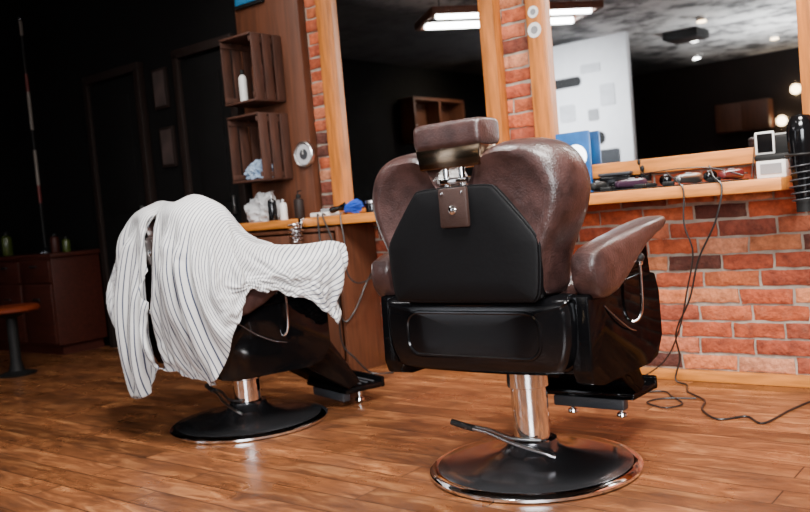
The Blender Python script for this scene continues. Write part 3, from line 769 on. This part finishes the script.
# ---------------------------------------------------------------- things seen in the mirrors
e = empty('ceiling_lamp',(-2.45,-2.83,2.43),'hanging wooden lamp frame with two white light tubes','lamp',math.atan2(1.08,-.88))
b = B()
for s in (-1,1): b.box((0,s*.30,.02),(1.5,.04,.06),.006)
for s in (-1,1): b.box((s*.73,0,.02),(.05,.6,.06),.006)
b.obj('wooden_frame','brown',e)
for s in (-1,1): B().box((0,s*.19,0),(1.38,.045,.05),.01).obj('light_tube','glow',e)
for x in (-.6,.6): B().tube([(x,0,.0),(x,0,.57)],.005,8,1).obj('hanger','blackmatte',e)
for k,(x,y) in enumerate(((-3.0,-9.0),(-2.2,-10.2),(-3.6,-10.8),(-1.2,-9.2),(-2.4,-7.6),(-4.4,-9.6),(-.6,-7.6),(-1.6,-11.2),(-2.0,-5.6))):
    e = empty('spot_lamp',(x,y,H),'small round ceiling spotlight with glowing bulb','lamp',group='ceiling spotlights')
    B().lathe([(0,-.05),(.06,-.05),(.065,0),(0,0)],seg=20).obj('housing','whitepl',e)
    B().lathe([(0,-.065),(.055,-.065),(.055,-.05),(0,-.05)],seg=20).obj('bulb','glow_w' if k % 3 == 1 else 'glow',e)
for x,z in ((-2.35,2.3),(-2.6,1.8),(-1.9,2.05)):
    e = empty('wall_lamp',(x,Y1,z),'round warm glowing wall lamp on far wall','lamp',group='warm wall lamps')
    B().box((0,.02,0),(.06,.04,.1),.01).obj('bracket','blackmatte',e)
    B().sphere((0,.11,0),.085,(1,1,1),20).obj('globe','glow_w',e)
posters = ((-4.9,2.0,.3,.4,'dgrey'),(-4.35,2.45,.5,.14,'blackmatte'),(-4.05,1.62,.5,.18,'blackmatte'),(-3.72,2.2,.22,.3,'lgrey'),(-4.8,1.3,.3,.3,'grey'),(-4.35,2.02,.24,.24,'lgrey'),(-4.35,1.25,.34,.26,'dgrey'),(-3.75,1.25,.3,.4,'dgrey'),(-3.95,2.6,.3,.12,'lgrey'),(-4.75,2.6,.3,.2,'lgrey'),(-3.95,1.95,.16,.16,'grey'))
for k,(x,z,w,h,c) in enumerate(posters):
    e = empty('poster',(x,-7.5,z),'printed poster on white partition wall','poster',group='posters on the partition')
    r = min(w,h)*(.45 if k in (2,1) else .12)
    B().prism(rect_round(w/2,h/2,0,0,r,6),.001,.012,'y').obj('sheet',c,e)
e = empty('display_shelf',(X0,-7.0,1.85),'open wooden wall shelf with dark compartments','shelf')
b = B().box((.14,0,0),(.28,1.3,.04)).box((.14,0,.62),(.28,1.3,.04)).box((.01,0,.31),(.02,1.3,.6))
for y in (-.63,0,.63): b.box((.14,y,.31),(.28,.04,.62))
b.obj('shelf_body','brown',e)
e = empty('wall_cabinet',(-3.2,Y1+.16,1.7),'orange brown wooden cabinet on far wall','cabinet')
B().box((0,0,.25),(.9,.3,.5),.01).obj('body','brown',e)
for s in (-1,1): B().box((s*.22,.158,.25),(.42,.016,.46),.004).obj('door','brown',e)
for k,(x,y,w,d) in enumerate(((-1.2,-6.0,.5,.9),(-2.9,-8.4,.5,.5),(-.4,-9.0,.8,.4))):
    e = empty('ceiling_speaker',(x,y,H-.12),'black rectangular ceiling speaker box','speaker',group='ceiling boxes')
    B().box((0,0,.06),(w,d,.12),.02).obj('housing','blackmatte',e)
    B().box((0,0,-.004),(w*.85,d*.85,.01),.003).obj('grille','darkwood',e)

# ---------------------------------------------------------------- lights
def area(name, loc, size, power, col=(1,.96,.92), target=None, sy=None, spread=None):
    d = bpy.data.lights.new(name,'AREA'); d.energy = power; d.size = size; d.color = col
    if sy: d.shape = 'RECTANGLE'; d.size_y = sy
    if spread: d.spread = math.radians(spread)
    o = bpy.data.objects.new(name,d); o.location = loc; COL.objects.link(o)
    if target:
        o.rotation_euler = (Vector(target)-Vector(loc)).to_track_quat('-Z','Y').to_euler()
    return o
area('light_main',(1.0,-2.5,2.85),1.1,125,(1,.97,.93),(.1,-1.1,.4),.7,130)
area('light_wall',(.8,-1.2,2.9),.7,54,(1,.93,.85),(.5,-.1,.3),.4,120)
area('light_second',(-.6,-2.1,2.9),.4,38,(1,.97,.94),(-1.3,-1.5,.3),.3,100)
area('light_fill',(2.6,-6.2,1.9),2.2,45,(.97,.98,1),(-.2,-1.3,.4),1.6,60)  # unseen fill light added behind the camera, no fixture there
area('light_pilaster',(-2.3,-1.1,2.9),.4,6,(1,.92,.84),(-2.4,0,1.2),None,90)
area('light_far',(-1.4,-9.0,1.8),2.0,160,(.95,.97,1),(-1.2,-9,3))  # unseen upward light added to brighten the ceiling the mirrors show
area('light_partition',(-4.3,-5.6,2.9),1.0,140,(.93,.96,1),(-4.3,-7.5,1.6),None,100)
area('light_shelf',(X0+1.2,-7.0,2.9),.3,9,(1,.85,.65),(X0+.1,-7.0,2.0),None,110)  # warm light added only to brighten the reflected shelf
w = bpy.data.worlds.new('w'); SC.world = w; w.use_nodes = True
w.node_tree.nodes['Background'].inputs[0].default_value = (.5,.5,.55,1); w.node_tree.nodes['Background'].inputs[1].default_value = .03

# ---------------------------------------------------------------- camera
cd = bpy.data.cameras.new('camera'); cam = bpy.data.objects.new('camera',cd); COL.objects.link(cam)
cd.sensor_width = 36; cd.lens = 850/810*36; cd.clip_start = .05
cam.location = (1.376,-3.711,.88)
Mx = Matrix.Rotation(math.radians(38.75),4,'Z') @ Matrix.Rotation(math.radians(90-3.23),4,'X') @ Matrix.Rotation(math.radians(-5),4,'Z')
cam.rotation_euler = Mx.to_euler()
cd.dof.use_dof = True; cd.dof.focus_distance = 2.65; cd.dof.aperture_fstop = 3.2
SC.camera = cam
